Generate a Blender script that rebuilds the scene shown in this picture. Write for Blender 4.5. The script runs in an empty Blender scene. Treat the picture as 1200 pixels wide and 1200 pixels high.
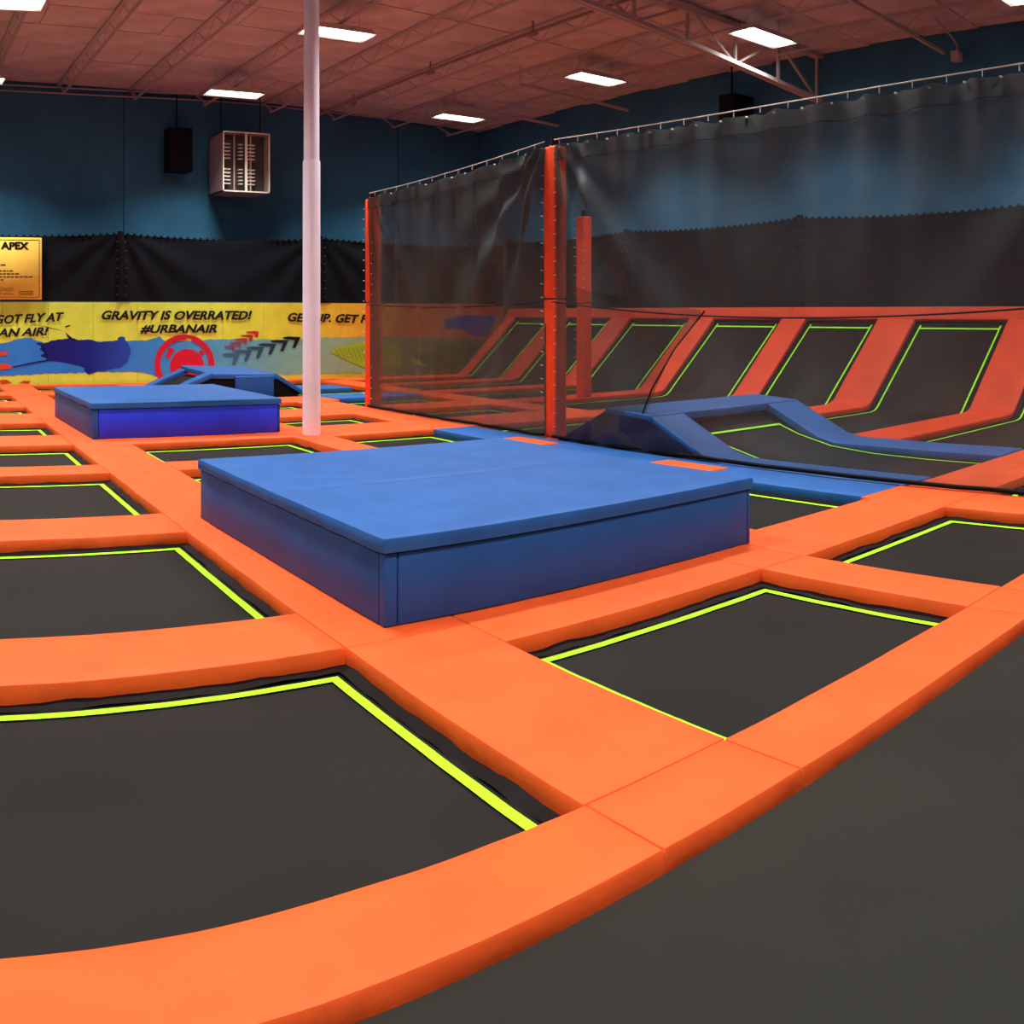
import bpy, bmesh, math, random
from mathutils import Vector, noise
random.seed(7)
C = bpy.context.scene.collection
SC = bpy.context.scene
PI = math.pi
Z0 = 0.12            # height of the pad tops above the floor
EYE = 1.6            # camera above the pad tops
F, YH, PHI = 1153.0, 366.6, -0.1184

# ---------------------------------------------------------------- camera (a phone panorama: level cylindrical projection)
cd = bpy.data.cameras.new('camera'); cam = bpy.data.objects.new('camera', cd); C.objects.link(cam)
cam.location = (0, 0, Z0 + EYE)
cam.rotation_euler = (PI/2, 0, -(600/F - PHI))
cd.type = 'PANO'; cd.panorama_type = 'CENTRAL_CYLINDRICAL'
cd.central_cylindrical_range_u_min = -600/F; cd.central_cylindrical_range_u_max = 600/F
cd.central_cylindrical_range_v_min = -(1200-YH)/F; cd.central_cylindrical_range_v_max = YH/F
cd.central_cylindrical_radius = 1.0
cd.clip_start = 0.05; cd.clip_end = 200
SC.camera = cam
# ---------------------------------------------------------------- world and exposure
w = bpy.data.worlds.new('world'); SC.world = w; w.use_nodes = True
w.node_tree.nodes['Background'].inputs[0].default_value = (0.9, 0.85, 1.0, 1)
w.node_tree.nodes['Background'].inputs[1].default_value = 0.0
SC.view_settings.view_transform = 'Standard'; SC.view_settings.look = 'None'
SC.view_settings.gamma = 1.0; SC.view_settings.use_curve_mapping = False
SC.view_settings.exposure = 0.0
LAMP_W = 172.0
SC.cycles.max_bounces = 8; SC.cycles.transparent_max_bounces = 16

# ---------------------------------------------------------------- materials
def srgb(r, g, b):
    f = lambda c: (c/255/12.92) if c/255 <= 0.04045 else ((c/255+0.055)/1.055)**2.4
    return (f(r), f(g), f(b), 1)
def mat(name, col, rough=0.6, spec=0.4, bump=0.0, scale=60.0, var=0.0, vscale=2.0, metal=0.0, detail=4.0, second=None, sheen=0.0):
    m = bpy.data.materials.new(name); m.use_nodes = True
    nt = m.node_tree; N = nt.nodes; L = nt.links; p = N['Principled BSDF']
    p.inputs['Base Color'].default_value = col; p.inputs['Roughness'].default_value = rough
    p.inputs['Specular IOR Level'].default_value = spec; p.inputs['Metallic'].default_value = metal
    if sheen:
        p.inputs['Sheen Weight'].default_value = sheen; p.inputs['Sheen Roughness'].default_value = 0.4
    tc = N.new('ShaderNodeTexCoord')
    if var > 0:
        n = N.new('ShaderNodeTexNoise'); n.inputs['Scale'].default_value = vscale; n.inputs['Detail'].default_value = detail
        L.new(tc.outputs['Object'], n.inputs['Vector'])
        mx = N.new('ShaderNodeMix'); mx.data_type = 'RGBA'
        c2 = second or tuple([c*(1-var) for c in col[:3]])+(1,)
        c1 = tuple([min(1, c*(1+var*0.5)) for c in col[:3]])+(1,)
        mx.inputs[6].default_value = c2; mx.inputs[7].default_value = c1
        mr = N.new('ShaderNodeMapRange'); mr.inputs[1].default_value = 0.35; mr.inputs[2].default_value = 0.65
        L.new(n.outputs['Fac'], mr.inputs[0]); L.new(mr.outputs[0], mx.inputs[0]); L.new(mx.outputs[2], p.inputs['Base Color'])
    if bump > 0:
        n2 = N.new('ShaderNodeTexNoise'); n2.inputs['Scale'].default_value = scale; n2.inputs['Detail'].default_value = 3
        L.new(tc.outputs['Object'], n2.inputs['Vector'])
        b = N.new('ShaderNodeBump'); b.inputs['Strength'].default_value = bump; b.inputs['Distance'].default_value = 0.01
        L.new(n2.outputs['Fac'], b.inputs['Height']); L.new(b.outputs['Normal'], p.inputs['Normal'])
    return m
def emit(name, col, s):
    m = bpy.data.materials.new(name); m.use_nodes = True; nt = m.node_tree
    p = nt.nodes['Principled BSDF']; p.inputs['Base Color'].default_value = (1, 1, 1, 1)
    p.inputs['Emission Color'].default_value = col; p.inputs['Emission Strength'].default_value = s
    return m
def net_mat(name, col, opacity, rough=0.5):
    m = bpy.data.materials.new(name); m.use_nodes = True; nt = m.node_tree; N = nt.nodes; L = nt.links
    p = N['Principled BSDF']; p.inputs['Base Color'].default_value = col; p.inputs['Roughness'].default_value = rough
    p.inputs['Specular IOR Level'].default_value = 0.35
    t = N.new('ShaderNodeBsdfTransparent'); mx = N.new('ShaderNodeMixShader')
    tc = N.new('ShaderNodeTexCoord'); n = N.new('ShaderNodeTexNoise'); n.inputs['Scale'].default_value = 1.6
    L.new(tc.outputs['Object'], n.inputs['Vector'])
    mr = N.new('ShaderNodeMapRange'); mr.inputs[1].default_value = 0.3; mr.inputs[2].default_value = 0.7
    mr.inputs[3].default_value = opacity-0.04; mr.inputs[4].default_value = opacity+0.04
    L.new(n.outputs['Fac'], mr.inputs[0]); L.new(mr.outputs[0], mx.inputs[0])
    L.new(t.outputs[0], mx.inputs[1]); L.new(p.outputs[0], mx.inputs[2])
    L.new(mx.outputs[0], N['Material Output'].inputs['Surface'])
    return m
M = {}
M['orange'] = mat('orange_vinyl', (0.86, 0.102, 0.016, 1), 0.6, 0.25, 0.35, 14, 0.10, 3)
M['orange2'] = mat('orange_vinyl_lit', (0.95, 0.080, 0.012, 1), 0.5, 0.35, 0.3, 12, 0.10, 3)  # post orange, base colour raised to stand for the light on it
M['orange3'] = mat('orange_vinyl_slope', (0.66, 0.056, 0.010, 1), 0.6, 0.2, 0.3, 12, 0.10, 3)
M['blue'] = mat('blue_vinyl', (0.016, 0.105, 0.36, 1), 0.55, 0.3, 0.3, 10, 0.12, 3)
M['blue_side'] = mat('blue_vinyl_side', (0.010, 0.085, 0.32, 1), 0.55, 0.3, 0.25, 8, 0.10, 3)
M['ultra'] = mat('ultramarine_vinyl', (0.014, 0.045, 0.88, 1), 0.5, 0.4, 0.3, 8, 0.10, 3)
M['seam'] = mat('dark_seam', (0.006, 0.008, 0.02, 1), 0.8, 0.2)
M['bed'] = mat('woven_jump_bed', (0.0105, 0.0102, 0.0085, 1), 0.62, 0.15, 0.25, 220, 0.22, 1.1)
M['skirt'] = mat('black_spring_cover', (0.004, 0.004, 0.0045, 1), 0.6, 0.12, 0.6, 9)
M['lime'] = mat('lime_webbing', (0.36, 1.0, 0.008, 1), 0.6, 0.3)
M['mat_floor'] = mat('charcoal_mat', (0.0175, 0.0185, 0.015, 1), 0.68, 0.15, 0.3, 260, 0.15, 0.8)
M['floor'] = mat('dark_concrete', (0.03, 0.03, 0.03, 1), 0.8, 0.2, 0.3, 30, 0.2, 1)
M['wall'] = mat('blue_paint', (0.042, 0.175, 0.31, 1), 0.8, 0.15, 0.25, 30, 0.15, 1.2)
M['ceil'] = mat('deck_board', (0.64, 0.56, 0.60, 1), 0.85, 0.15, 0.3, 30, 0.2, 1.2)
M['ceil_gap'] = mat('deck_gap', (0.05, 0.03, 0.03, 1), 0.9, 0.1)
M['joist'] = mat('painted_joist', (0.50, 0.43, 0.44, 1), 0.7, 0.3)
M['pipe'] = mat('painted_pipe', (0.30, 0.19, 0.19, 1), 0.6, 0.3)
M['white'] = mat('white_paint', (0.93, 0.82, 0.95, 1), 0.5, 0.4, 0.15, 20, 0.04, 2)
M['tie'] = mat('white_plastic', (0.75, 0.72, 0.66, 1), 0.5, 0.4)
M['tie_dim'] = mat('grey_plastic', (0.16, 0.16, 0.15, 1), 0.6, 0.2)
M['steel'] = mat('galvanised_wire', (0.60, 0.58, 0.52, 1), 0.4, 0.5, metal=0.3)
M['black'] = mat('black_plastic', (0.004, 0.005, 0.007, 1), 0.7, 0.15)
M['net_wall'] = mat('black_wall_net', (0.0055, 0.0085, 0.0135, 1), 0.8, 0.12, 0.2, 90, 0.3, 0.9)
M['net'] = net_mat('grey_mesh_net', (0.074, 0.086, 0.086, 1), 0.50)
M['net_dense'] = net_mat('dense_grey_mesh', (0.050, 0.056, 0.052, 1), 0.82)
M['net_flap'] = net_mat('overlap_mesh', (0.036, 0.035, 0.031, 1), 0.45)
M['hem'] = net_mat('hem_net', (0.065, 0.062, 0.058, 1), 0.86)
M['heater'] = mat('heater_enamel', (0.42, 0.30, 0.30, 1), 0.45, 0.5, 0.1, 20)
M['heater_in'] = mat('heater_inside', (0.06, 0.05, 0.04, 1), 0.5, 0.5)
M['vane'] = mat('bright_vane', (0.85, 0.8, 0.7, 1), 0.3, 0.5)
M['skirt_blue'] = mat('navy_skirt', (0.014, 0.018, 0.05, 1), 0.6, 0.3, 0.5, 6, 0.3, 2)
M['sign'] = mat('amber_sign', srgb(252, 222, 95), 0.45, 0.4, 0, 1, 0.08, 1.0)
M['ink'] = mat('black_ink', (0.012, 0.008, 0.012, 1), 0.5, 0.3)
M['ink_soft'] = mat('brown_ink', (0.10, 0.05, 0.015, 1), 0.6, 0.2)
M['lamp'] = emit('lamp_tubes', (1.0, 0.94, 0.86, 1), 5)
M['lamp_case'] = mat('lamp_case', (0.7, 0.65, 0.6, 1), 0.4, 0.5)

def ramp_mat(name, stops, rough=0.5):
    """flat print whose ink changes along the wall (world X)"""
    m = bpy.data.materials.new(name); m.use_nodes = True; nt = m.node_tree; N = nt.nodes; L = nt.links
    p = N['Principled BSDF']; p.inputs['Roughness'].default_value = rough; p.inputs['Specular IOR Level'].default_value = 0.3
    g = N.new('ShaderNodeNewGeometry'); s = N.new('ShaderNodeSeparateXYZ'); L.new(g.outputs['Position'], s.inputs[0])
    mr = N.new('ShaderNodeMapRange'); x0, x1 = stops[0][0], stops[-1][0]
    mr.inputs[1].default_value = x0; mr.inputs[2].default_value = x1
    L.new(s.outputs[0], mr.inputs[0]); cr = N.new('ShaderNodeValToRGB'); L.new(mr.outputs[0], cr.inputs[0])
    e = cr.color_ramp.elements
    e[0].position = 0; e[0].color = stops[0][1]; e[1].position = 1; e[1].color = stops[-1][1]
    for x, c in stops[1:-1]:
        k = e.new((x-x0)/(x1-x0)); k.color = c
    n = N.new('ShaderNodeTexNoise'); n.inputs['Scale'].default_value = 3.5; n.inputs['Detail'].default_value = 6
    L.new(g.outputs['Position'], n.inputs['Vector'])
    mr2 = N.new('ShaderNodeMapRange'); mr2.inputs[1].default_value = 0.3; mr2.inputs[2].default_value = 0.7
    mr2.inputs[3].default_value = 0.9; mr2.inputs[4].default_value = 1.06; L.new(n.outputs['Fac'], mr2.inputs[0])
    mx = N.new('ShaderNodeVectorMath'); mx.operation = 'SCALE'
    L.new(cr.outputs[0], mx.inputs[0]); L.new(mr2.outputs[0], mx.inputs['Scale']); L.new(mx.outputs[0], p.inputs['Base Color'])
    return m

# ---------------------------------------------------------------- helpers
def link(name, me, m, parent=None, smooth=False):
    o = bpy.data.objects.new(name, me); C.objects.link(o)
    if m is not None: me.materials.append(m)
    if smooth:
        for p in me.polygons: p.use_smooth = True
    if parent is not None: o.parent = parent
    return o
def mesh(name, vs, fs, m, parent=None, smooth=False):
    me = bpy.data.meshes.new(name)
    if parent is not None:
        off = parent_loc(parent); vs = [(v[0]-off[0], v[1]-off[1], v[2]-off[2]) for v in vs]
    me.from_pydata([tuple(v) for v in vs], [], fs); me.update()
    return link(name, me, m, parent, smooth)
def parent_loc(o):
    l = Vector((0, 0, 0))
    while o is not None: l += o.location; o = o.parent
    return l
def tag(o, label, cat, group=None):
    o['label'] = label; o['category'] = cat
    if group: o['group'] = group
    return o
def empty(name, loc, label, cat, group=None):
    o = bpy.data.objects.new(name, None); C.objects.link(o); o.location = loc; o.empty_display_size = 0.2
    return tag(o, label, cat, group)
class MB:
    """collects pieces that become one mesh object; world coordinates"""
    def __init__(s): s.v = []; s.f = []
    def box(s, a, b):
        i = len(s.v); (x0, y0, z0), (x1, y1, z1) = a, b
        s.v += [(x0,y0,z0),(x1,y0,z0),(x1,y1,z0),(x0,y1,z0),(x0,y0,z1),(x1,y0,z1),(x1,y1,z1),(x0,y1,z1)]
        s.f += [tuple(i+k for k in q) for q in ((0,3,2,1),(4,5,6,7),(0,1,5,4),(1,2,6,5),(2,3,7,6),(3,0,4,7))]
        return s
    def bar(s, p, q, r, n=6, r2=None):
        p, q = Vector(p), Vector(q); d = (q-p).normalized(); r2 = r if r2 is None else r2
        u = d.cross(Vector((0, 0, 1)))
        if u.length < 1e-3: u = d.cross(Vector((1, 0, 0)))
        u.normalize(); v = d.cross(u); i = len(s.v)
        for c, rr in ((p, r), (q, r2)):
            for k in range(n):
                a = 2*PI*(k+0.5)/n; s.v.append(tuple(c+u*math.cos(a)*rr+v*math.sin(a)*rr))
        for k in range(n): s.f.append((i+k, i+(k+1) % n, i+n+(k+1) % n, i+n+k))
        s.f.append(tuple(i+n-1-k for k in range(n))); s.f.append(tuple(i+n+k for k in range(n)))
        return s
    def path(s, pts, r, n=6):
        for a, b in zip(pts, pts[1:]): s.bar(a, b, r, n)
        return s
    def poly(s, pts, t=None):
        i = len(s.v); n = len(pts); s.v += [tuple(p) for p in pts]; s.f.append(tuple(range(i, i+n)))
        return s
    def build(s, name, m, parent=None, smooth=False): return mesh(name, s.v, s.f, m, parent, smooth)
def bevelled(name, a, b, r, m, parent=None, segs=3, sub=None, wob=0.0):
    """a box with rounded edges, optionally cut finer and made a little uneven"""
    bm = bmesh.new(); (x0, y0, z0), (x1, y1, z1) = a, b
    vs = [bm.verts.new(p) for p in MB().box(a, b).v]
    for q in MB().box(a, b).f: bm.faces.new([vs[k] for k in q])
    bmesh.ops.bevel(bm, geom=list(bm.edges), offset=r, segments=segs, profile=0.5, affect='EDGES')
    if sub:
        long = [e for e in bm.edges if e.calc_length() > sub*1.5]
        bmesh.ops.subdivide_edges(bm, edges=long, cuts=max(1, int(max(x1-x0, y1-y0)/sub)), use_grid_fill=True)
        for v in bm.verts:
            n = noise.noise_vector(v.co*2.2)+noise.noise_vector(v.co*7)*0.4
            v.co += n*wob
    off = parent_loc(parent) if parent is not None else Vector((0, 0, 0))
    for v in bm.verts: v.co -= off
    me = bpy.data.meshes.new(name); bm.to_mesh(me); bm.free()
    return link(name, me, m, parent, True)
def cushion(name, Lp, Rp, th, m, parent=None, r=0.014, wob=0.005, seg=0.09, top=True):
    """padded strip: its upper face runs between the polylines Lp and Rp, it is th thick with rounded, slightly creased edges"""
    Lp = [Vector(p) for p in Lp]; Rp = [Vector(p) for p in Rp]
    L2, R2 = [], []
    for k in range(len(Lp)-1):
        n = max(1, int(((Lp[k+1]-Lp[k]).length+(Rp[k+1]-Rp[k]).length)/2/seg))
        for j in range(n):
            t = j/n; L2.append(Lp[k].lerp(Lp[k+1], t)); R2.append(Rp[k].lerp(Rp[k+1], t))
    L2.append(Lp[-1]); R2.append(Rp[-1])
    n = len(L2); wd = (R2[0]-L2[0]).length
    # inset rings at both ends for round ends
    prof = [(0.0, -th), (-0.004, -th*0.6), (0.0, -r), (r*0.3, -r*0.3), (r, 0.0)]
    cols = [(u, d) for u, d in prof]
    mid = [0.2, 0.4, 0.6, 0.8]
    vs, fs = [], []; rows = []
    def ring(a, b, nrm, along, e):
        side = (b-a).normalized(); wdt = (b-a).length; row = []
        pts = [(u, d) for u, d in prof]+[(wdt*t, 0.0) for t in mid]+[(wdt-u, d) for u, d in reversed(prof)]
        for u, d in pts:
            dd = d if e == 0 else min(d, -r*0.3) if e == 1 else d if d < -r else -r
            p = a+side*u+nrm*max(dd, -th)
            q = noise.noise_vector(p*2.0)*wob*0.55+noise.noise_vector(p*13.0)*wob*(0.15 if d > -r*1.1 else 1.3)
            row.append(len(vs)); vs.append(p+q)
        rows.append(row)
    for k in range(n):
        t = (L2[min(k+1, n-1)]-L2[max(k-1, 0)]).normalized(); sd = (R2[k]-L2[k]).normalized()
        nrm = sd.cross(t)
        if nrm.z < 0: nrm = -nrm
        if abs(nrm.z) < 0.05 and nrm.x > 0: nrm = -nrm
        if k == 0: ring(L2[k], R2[k], nrm, t, 2); ring(L2[k]+t*r*0.35, R2[k]+t*r*0.35, nrm, t, 1); ring(L2[k]+t*r, R2[k]+t*r, nrm, t, 0)
        elif k == n-1: ring(L2[k]-t*r, R2[k]-t*r, nrm, t, 0); ring(L2[k]-t*r*0.35, R2[k]-t*r*0.35, nrm, t, 1); ring(L2[k], R2[k], nrm, t, 2)
        else: ring(L2[k], R2[k], nrm, t, 0)
    for r0, r1 in zip(rows, rows[1:]):
        for i in range(len(r0)-1): fs.append((r0[i], r0[i+1], r1[i+1], r1[i]))
        fs.append((r0[-1], r0[0], r1[0], r1[-1]))
    fs.append(tuple(reversed(rows[0]))); fs.append(tuple(rows[-1]))
    o = mesh(name, vs, fs, m, parent, True)
    bm = bmesh.new(); bm.from_mesh(o.data); bmesh.ops.recalc_face_normals(bm, faces=bm.faces); bm.to_mesh(o.data); bm.free()
    o.data.set_sharp_from_angle(angle=math.radians(38))
    return o
def ribbon(name, Lp, Rp, th, m, parent=None, smooth=False):
    """thin strip of thickness th between two polylines"""
    Lp = [Vector(p) for p in Lp]; Rp = [Vector(p) for p in Rp]; n = len(Lp); vs = []; fs = []
    for k in range(n):
        t = (Lp[min(k+1, n-1)]-Lp[max(k-1, 0)]).normalized(); nrm = (Rp[k]-Lp[k]).normalized().cross(t)
        if nrm.z < 0: nrm = -nrm
        vs += [Lp[k], Rp[k], Rp[k]-nrm*th, Lp[k]-nrm*th]
    for k in range(n-1):
        i, j = 4*k, 4*k+4
        for q in range(4): fs.append((i+q, i+(q+1) % 4, j+(q+1) % 4, j+q))
    fs += [(0, 3, 2, 1), (4*n-4, 4*n-3, 4*n-2, 4*n-1)]
    o = mesh(name, vs, fs, m, parent, smooth)
    bm = bmesh.new(); bm.from_mesh(o.data); bmesh.ops.recalc_face_normals(bm, faces=bm.faces); bm.to_mesh(o.data); bm.free()
    return o
def onwall(px, py, Y):
    """a point of the wall plane y = Y measured in the photograph"""
    a = px/F-PHI; d = Y/math.cos(a)
    return (d*math.sin(a), Z0+EYE-(py-YH)/F*d)
def ceil_z(x): return Z0+7.30-0.026*x

# ================================================================ setting
XR, YB, XLW, YF = 16.3, 23.6, -11.0, -9.0
def structure(name, o): o.name = name; o['kind'] = 'structure'; return o
structure('floor', MB().box((XLW, YF, -0.2), (XR, YB, 0)).build('floor', M['floor']))
wb = MB().box((XLW-0.2, YB+0.05, -0.2), (XR+0.2, YB+0.3, 7.9)).build('wall_back', M['wall']); structure('wall_back', wb)
for x0, x1 in ((-11.0, -1.9), (-1.9, 5.88), (5.88, 13.6), (13.6, XR)):
    MB().box((x0+0.012, YB, 0.0), (x1-0.012, YB+0.06, ceil_z((x0+x1)/2)-0.05)).build('wall_panel', M['wall'], wb)
structure('wall_right', MB().box((XR, YF, -0.2), (XR+0.25, YB+0.3, 7.6)).build('wall_right', M['wall']))
structure('wall_left', MB().box((XLW-0.25, YF, -0.2), (XLW, YB+0.3, 8.2)).build('wall_left', M['wall']))
structure('wall_front', MB().box((XLW-0.2, YF-0.25, -0.2), (XR+0.2, YF, 8.2)).build('wall_front', M['wall']))
cb = MB(); i = 0
cb.v = [(XLW, YF, ceil_z(XLW)+0.03), (XR, YF, ceil_z(XR)+0.03), (XR, YB, ceil_z(XR)+0.03), (XLW, YB, ceil_z(XLW)+0.03),
        (XLW, YF, ceil_z(XLW)+0.3), (XR, YF, ceil_z(XR)+0.3), (XR, YB, ceil_z(XR)+0.3), (XLW, YB, ceil_z(XLW)+0.3)]
cb.f = [(0,3,2,1),(4,5,6,7),(0,1,5,4),(1,2,6,5),(2,3,7,6),(3,0,4,7)]
ceiling = structure('ceiling', cb.build('ceiling', M['ceil_gap']))
# deck boards, one object each (the ones the photograph can show)
pm = {}
def deck_panel(x0, x1, y0, y1):
    w_, l_ = round(x1-x0, 3), round(y1-y0, 3)
    if (w_, l_) not in pm:
        b = MB(); h = 0.028
        za, zb = 0.0, -0.026*w_
        b.v = [(0,0,za-h),(w_,0,zb-h),(w_,l_,zb-h),(0,l_,za-h),(0,0,za+0.02),(w_,0,zb+0.02),(w_,l_,zb+0.02),(0,l_,za+0.02)]
        b.f = [(0,3,2,1),(4,5,6,7),(0,1,5,4),(1,2,6,5),(2,3,7,6),(3,0,4,7)]
        me = bpy.data.meshes.new('deck_panel'); me.from_pydata(b.v, [], b.f); me.update(); me.materials.append(M['ceil']); pm[(w_, l_)] = me
    o = bpy.data.objects.new('deck_panel', pm[(w_, l_)]); C.objects.link(o); o.parent = ceiling
    o.location = (x0, y0, ceil_z(x0)+random.uniform(-0.006, 0.004)); return o
yy = 2.0; row = 0
while yy < YB-0.3:
    y1 = min(yy+1.2, YB-0.05)
    xx = -3.0+(1.2 if row % 2 else 0)
    while xx < XR-0.3:
        x1 = min(xx+2.4, XR-0.02)
        deck_panel(xx+0.006, round(x1-0.006, 3), yy+0.012+random.choice((0, 0, 0.015)), round(y1-0.015, 3))
        xx = x1
    yy = y1; row += 1
for ya_ in (-9.0, -3.5):
    for xk in range(8):
        x0_ = -3.0+2.4*xk; deck_panel(x0_+0.006, round(min(x0_+2.4, XR)-0.006, 3), ya_+0.01, ya_+5.49)
deckrest = MB().box((XLW, YF, ceil_z(2)+0.0), (-3.0, YB, ceil_z(2)+0.02)); deckrest.v = [(x, y, ceil_z(x)-0.02+(0.03 if z > ceil_z(2)+0.01 else 0)) for x, y, z in deckrest.v]
deckrest.build('deck_board_left', M['ceil'], ceiling).name = 'deck_board'
# bar joists running towards the back wall
def joist(x):
    zt = ceil_z(x)-0.03; zb = zt-0.36; b = MB(); y0, y1 = -1.0, YB-0.05
    b.box((x-0.05, y0, zt-0.045), (x+0.05, y1, zt)); b.box((x-0.03, y0, zb), (x-0.010, y1-0.5, zb+0.03)); b.box((x+0.010, y0, zb), (x+0.03, y1-0.5, zb+0.03))
    y = y0; up = True
    while y < y1-1.2:
        b.bar((x, y, zb+0.02 if up else zt-0.03), (x, y+0.55, zt-0.03 if up else zb+0.02), 0.009, 4); y += 0.55; up = not up
    b.bar((x, y1-0.62, zb+0.03), (x, y1-0.05, zt-0.03), 0.03, 4)
    return b.build('joist', M['joist'], ceiling)
for k in range(-4, 8): joist(4.25+1.77*k)
# the truss that carries them
def tz(x): return Z0+6.45-0.088*(x-10.0) if x > 10 else Z0+6.45
b = MB(); yg = 11.6
b.box((XLW, yg-0.09, ceil_z(16)-0.12), (XR, yg+0.09, ceil_z(16)-0.02))
xs = [-10.5+1.27*k for k in range(22)]
for xa, xb in zip(xs, xs[1:]+[XR-0.02]):
    b.path([(xa, yg-0.05, tz(xa)), (xb, yg-0.05, tz(xb))], 0.05, 4); b.path([(xa, yg+0.05, tz(xa)), (xb, yg+0.05, tz(xb))], 0.05, 4)
for k, xa in enumerate(xs):
    b.bar((xa, yg, tz(xa)), (xa, yg, ceil_z(xa)-0.1), 0.035, 4)
    if k+1 < len(xs):
        xb = xs[k+1]
        b.bar((xa, yg, tz(xa)), (xb, yg, ceil_z(xb)-0.1), 0.03, 4) if k % 2 else b.bar((xa, yg, ceil_z(xa)-0.1), (xb, yg, tz(xb)), 0.03, 4)
b.build('truss', M['joist'], ceiling)
for yb, xa in ((8.6, 14.9), (16.95, 15.0), (19.55, 15.0)):
    b = MB(); zc = Z0+6.42
    b.bar((xa-2.2, yb, zc+0.12), (XR-0.3, yb, zc-0.02), 0.04, 4); b.bar((xa-2.2, yb, zc+0.12), (xa-2.2, yb, ceil_z(xa-2.2)-0.03), 0.02, 4)
    b.build('brace', M['joist'], ceiling)
b = MB(); zc = Z0+6.42
b.path([(15.2, 8.35, ceil_z(15.2)-0.1), (15.9, 8.35, zc+0.18), (16.05, 8.35, zc+0.1), (16.05, 8.35, zc-0.02)], 0.018, 6); b.box((15.95, 8.27, zc-0.2), (16.12, 8.43, zc-0.02))
tag(b.build('junction_box', M['joist']), 'small painted junction box on a bent conduit high at the right wall', 'electrical box')
for zz, yo in ((7.06, 23.42), (6.93, 23.46)):
    b = MB(); pts = [(x, yo, Z0+zz+0.02*math.sin(x*0.9)) for x in [-9+0.8*k for k in range(31)]]; b.path(pts, 0.016, 5)
    tag(b.build('conduit', M['joist']), ('upper' if zz > 7 else 'lower')+' of the two thin conduits along the top of the back wall', 'conduit')
b = MB(); b.path([(10.9, -1, Z0+6.62), (10.9, 9, Z0+6.64), (10.85, 16, Z0+6.66), (10.8, 23.3, Z0+6.68)], 0.03, 8)
pipe = b.build('sprinkler_pipe', M['pipe']); tag(pipe, 'dark red sprinkler pipe running under the pink roof deck', 'pipe')
for y in (5.0, 9.5, 14.0, 17.5, 21):
    MB().bar((10.87, y-0.09, Z0+6.64), (10.87, y+0.09, Z0+6.64), 0.055, 8).bar((10.87, y, Z0+6.64), (10.87, y, Z0+6.86), 0.02, 6).build('coupling', M['pipe'], pipe)

# ---------------------------------------------------------------- ceiling lights
ORD0 = {20.7: 'first', 15.5: 'second', 11.0: 'third', 6.2: 'fourth', 1.2: 'fifth', -4.0: 'sixth'}
colw = {1.9: 'left', 7.7: 'middle', 13.7: 'right'}
ypix = {20.7: 'farthest', 15.5: 'third', 11.0: 'second', 6.2: 'nearest'}
for X in (-9.5, -3.9, 1.9, 7.7, 13.7):
    for Y in (20.7, 15.5, 11.0, 6.2, 1.2, -4.0):
        z = Z0+6.5
        lab = {(7.7, 20.7): 'bright ceiling light above the heater, left of the pillar', (7.7, 15.5): 'bright ceiling light partly behind the white pillar',
               (13.7, 20.7): 'bright ceiling light farthest back in the corner, right of the pillar', (13.7, 15.5): 'bright ceiling light above the orange corner post',
               (13.7, 11.0): 'bright ceiling light beside the truss end, upper right', (13.7, 6.2): 'bright ceiling light cut off by the top right edge',
               (1.9, 15.5): 'bright ceiling light in the top left corner', (1.9, 20.7): 'bright ceiling light at the left edge over the back wall'}.get((X, Y),
               'ceiling light outside the view, %s column, %s row from the back' % ({-9.5: 'outermost left', -3.9: 'second left', 1.9: 'centre left', 7.7: 'centre', 13.7: 'right wall'}[X], ORD0[Y]))
        t = empty('ceiling_light', (X, Y, z), lab, 'light', 'high bay ceiling lights')
        L_, W_ = 0.64, 0.29
        b = MB(); b.v = [(X-L_,Y-W_,z),(X+L_,Y-W_,z),(X+L_,Y+W_,z),(X-L_,Y+W_,z),(X-L_+0.08,Y-W_+0.08,z+0.12),(X+L_-0.08,Y-W_+0.08,z+0.12),(X+L_-0.08,Y+W_-0.08,z+0.12),(X-L_+0.08,Y+W_-0.08,z+0.12)]
        b.f = [(4,5,6,7),(0,1,5,4),(1,2,6,5),(2,3,7,6),(3,0,4,7)]
        b.build('housing', M['lamp_case'], t)
        b = MB()
        for k in range(4):
            yk = Y-0.195+0.13*k; b.bar((X-L_+0.07, yk, z+0.035), (X+L_-0.07, yk, z+0.035), 0.03, 8)
        b.box((X-L_+0.05, Y-W_+0.05, z+0.06), (X+L_-0.05, Y+W_-0.05, z+0.07))
        b.build('lamp_tubes', M['lamp'], t)
        for s in (-0.45, 0.45): MB().bar((X+s, Y, z+0.11), (X+s, Y, ceil_z(X)-0.03), 0.006, 4).build('hanger', M['joist'], t)
        ld = bpy.data.lights.new('lamp_light', 'AREA'); ld.shape = 'RECTANGLE'; ld.size = 1.15; ld.size_y = 0.4
        ld.energy = LAMP_W; ld.color = (1.0, 0.94, 0.90); ld.spread = math.radians(119)
        lo = bpy.data.objects.new('lamp_light', ld); C.objects.link(lo); lo.parent = t; lo.location = (0, 0, -0.06)

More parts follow.
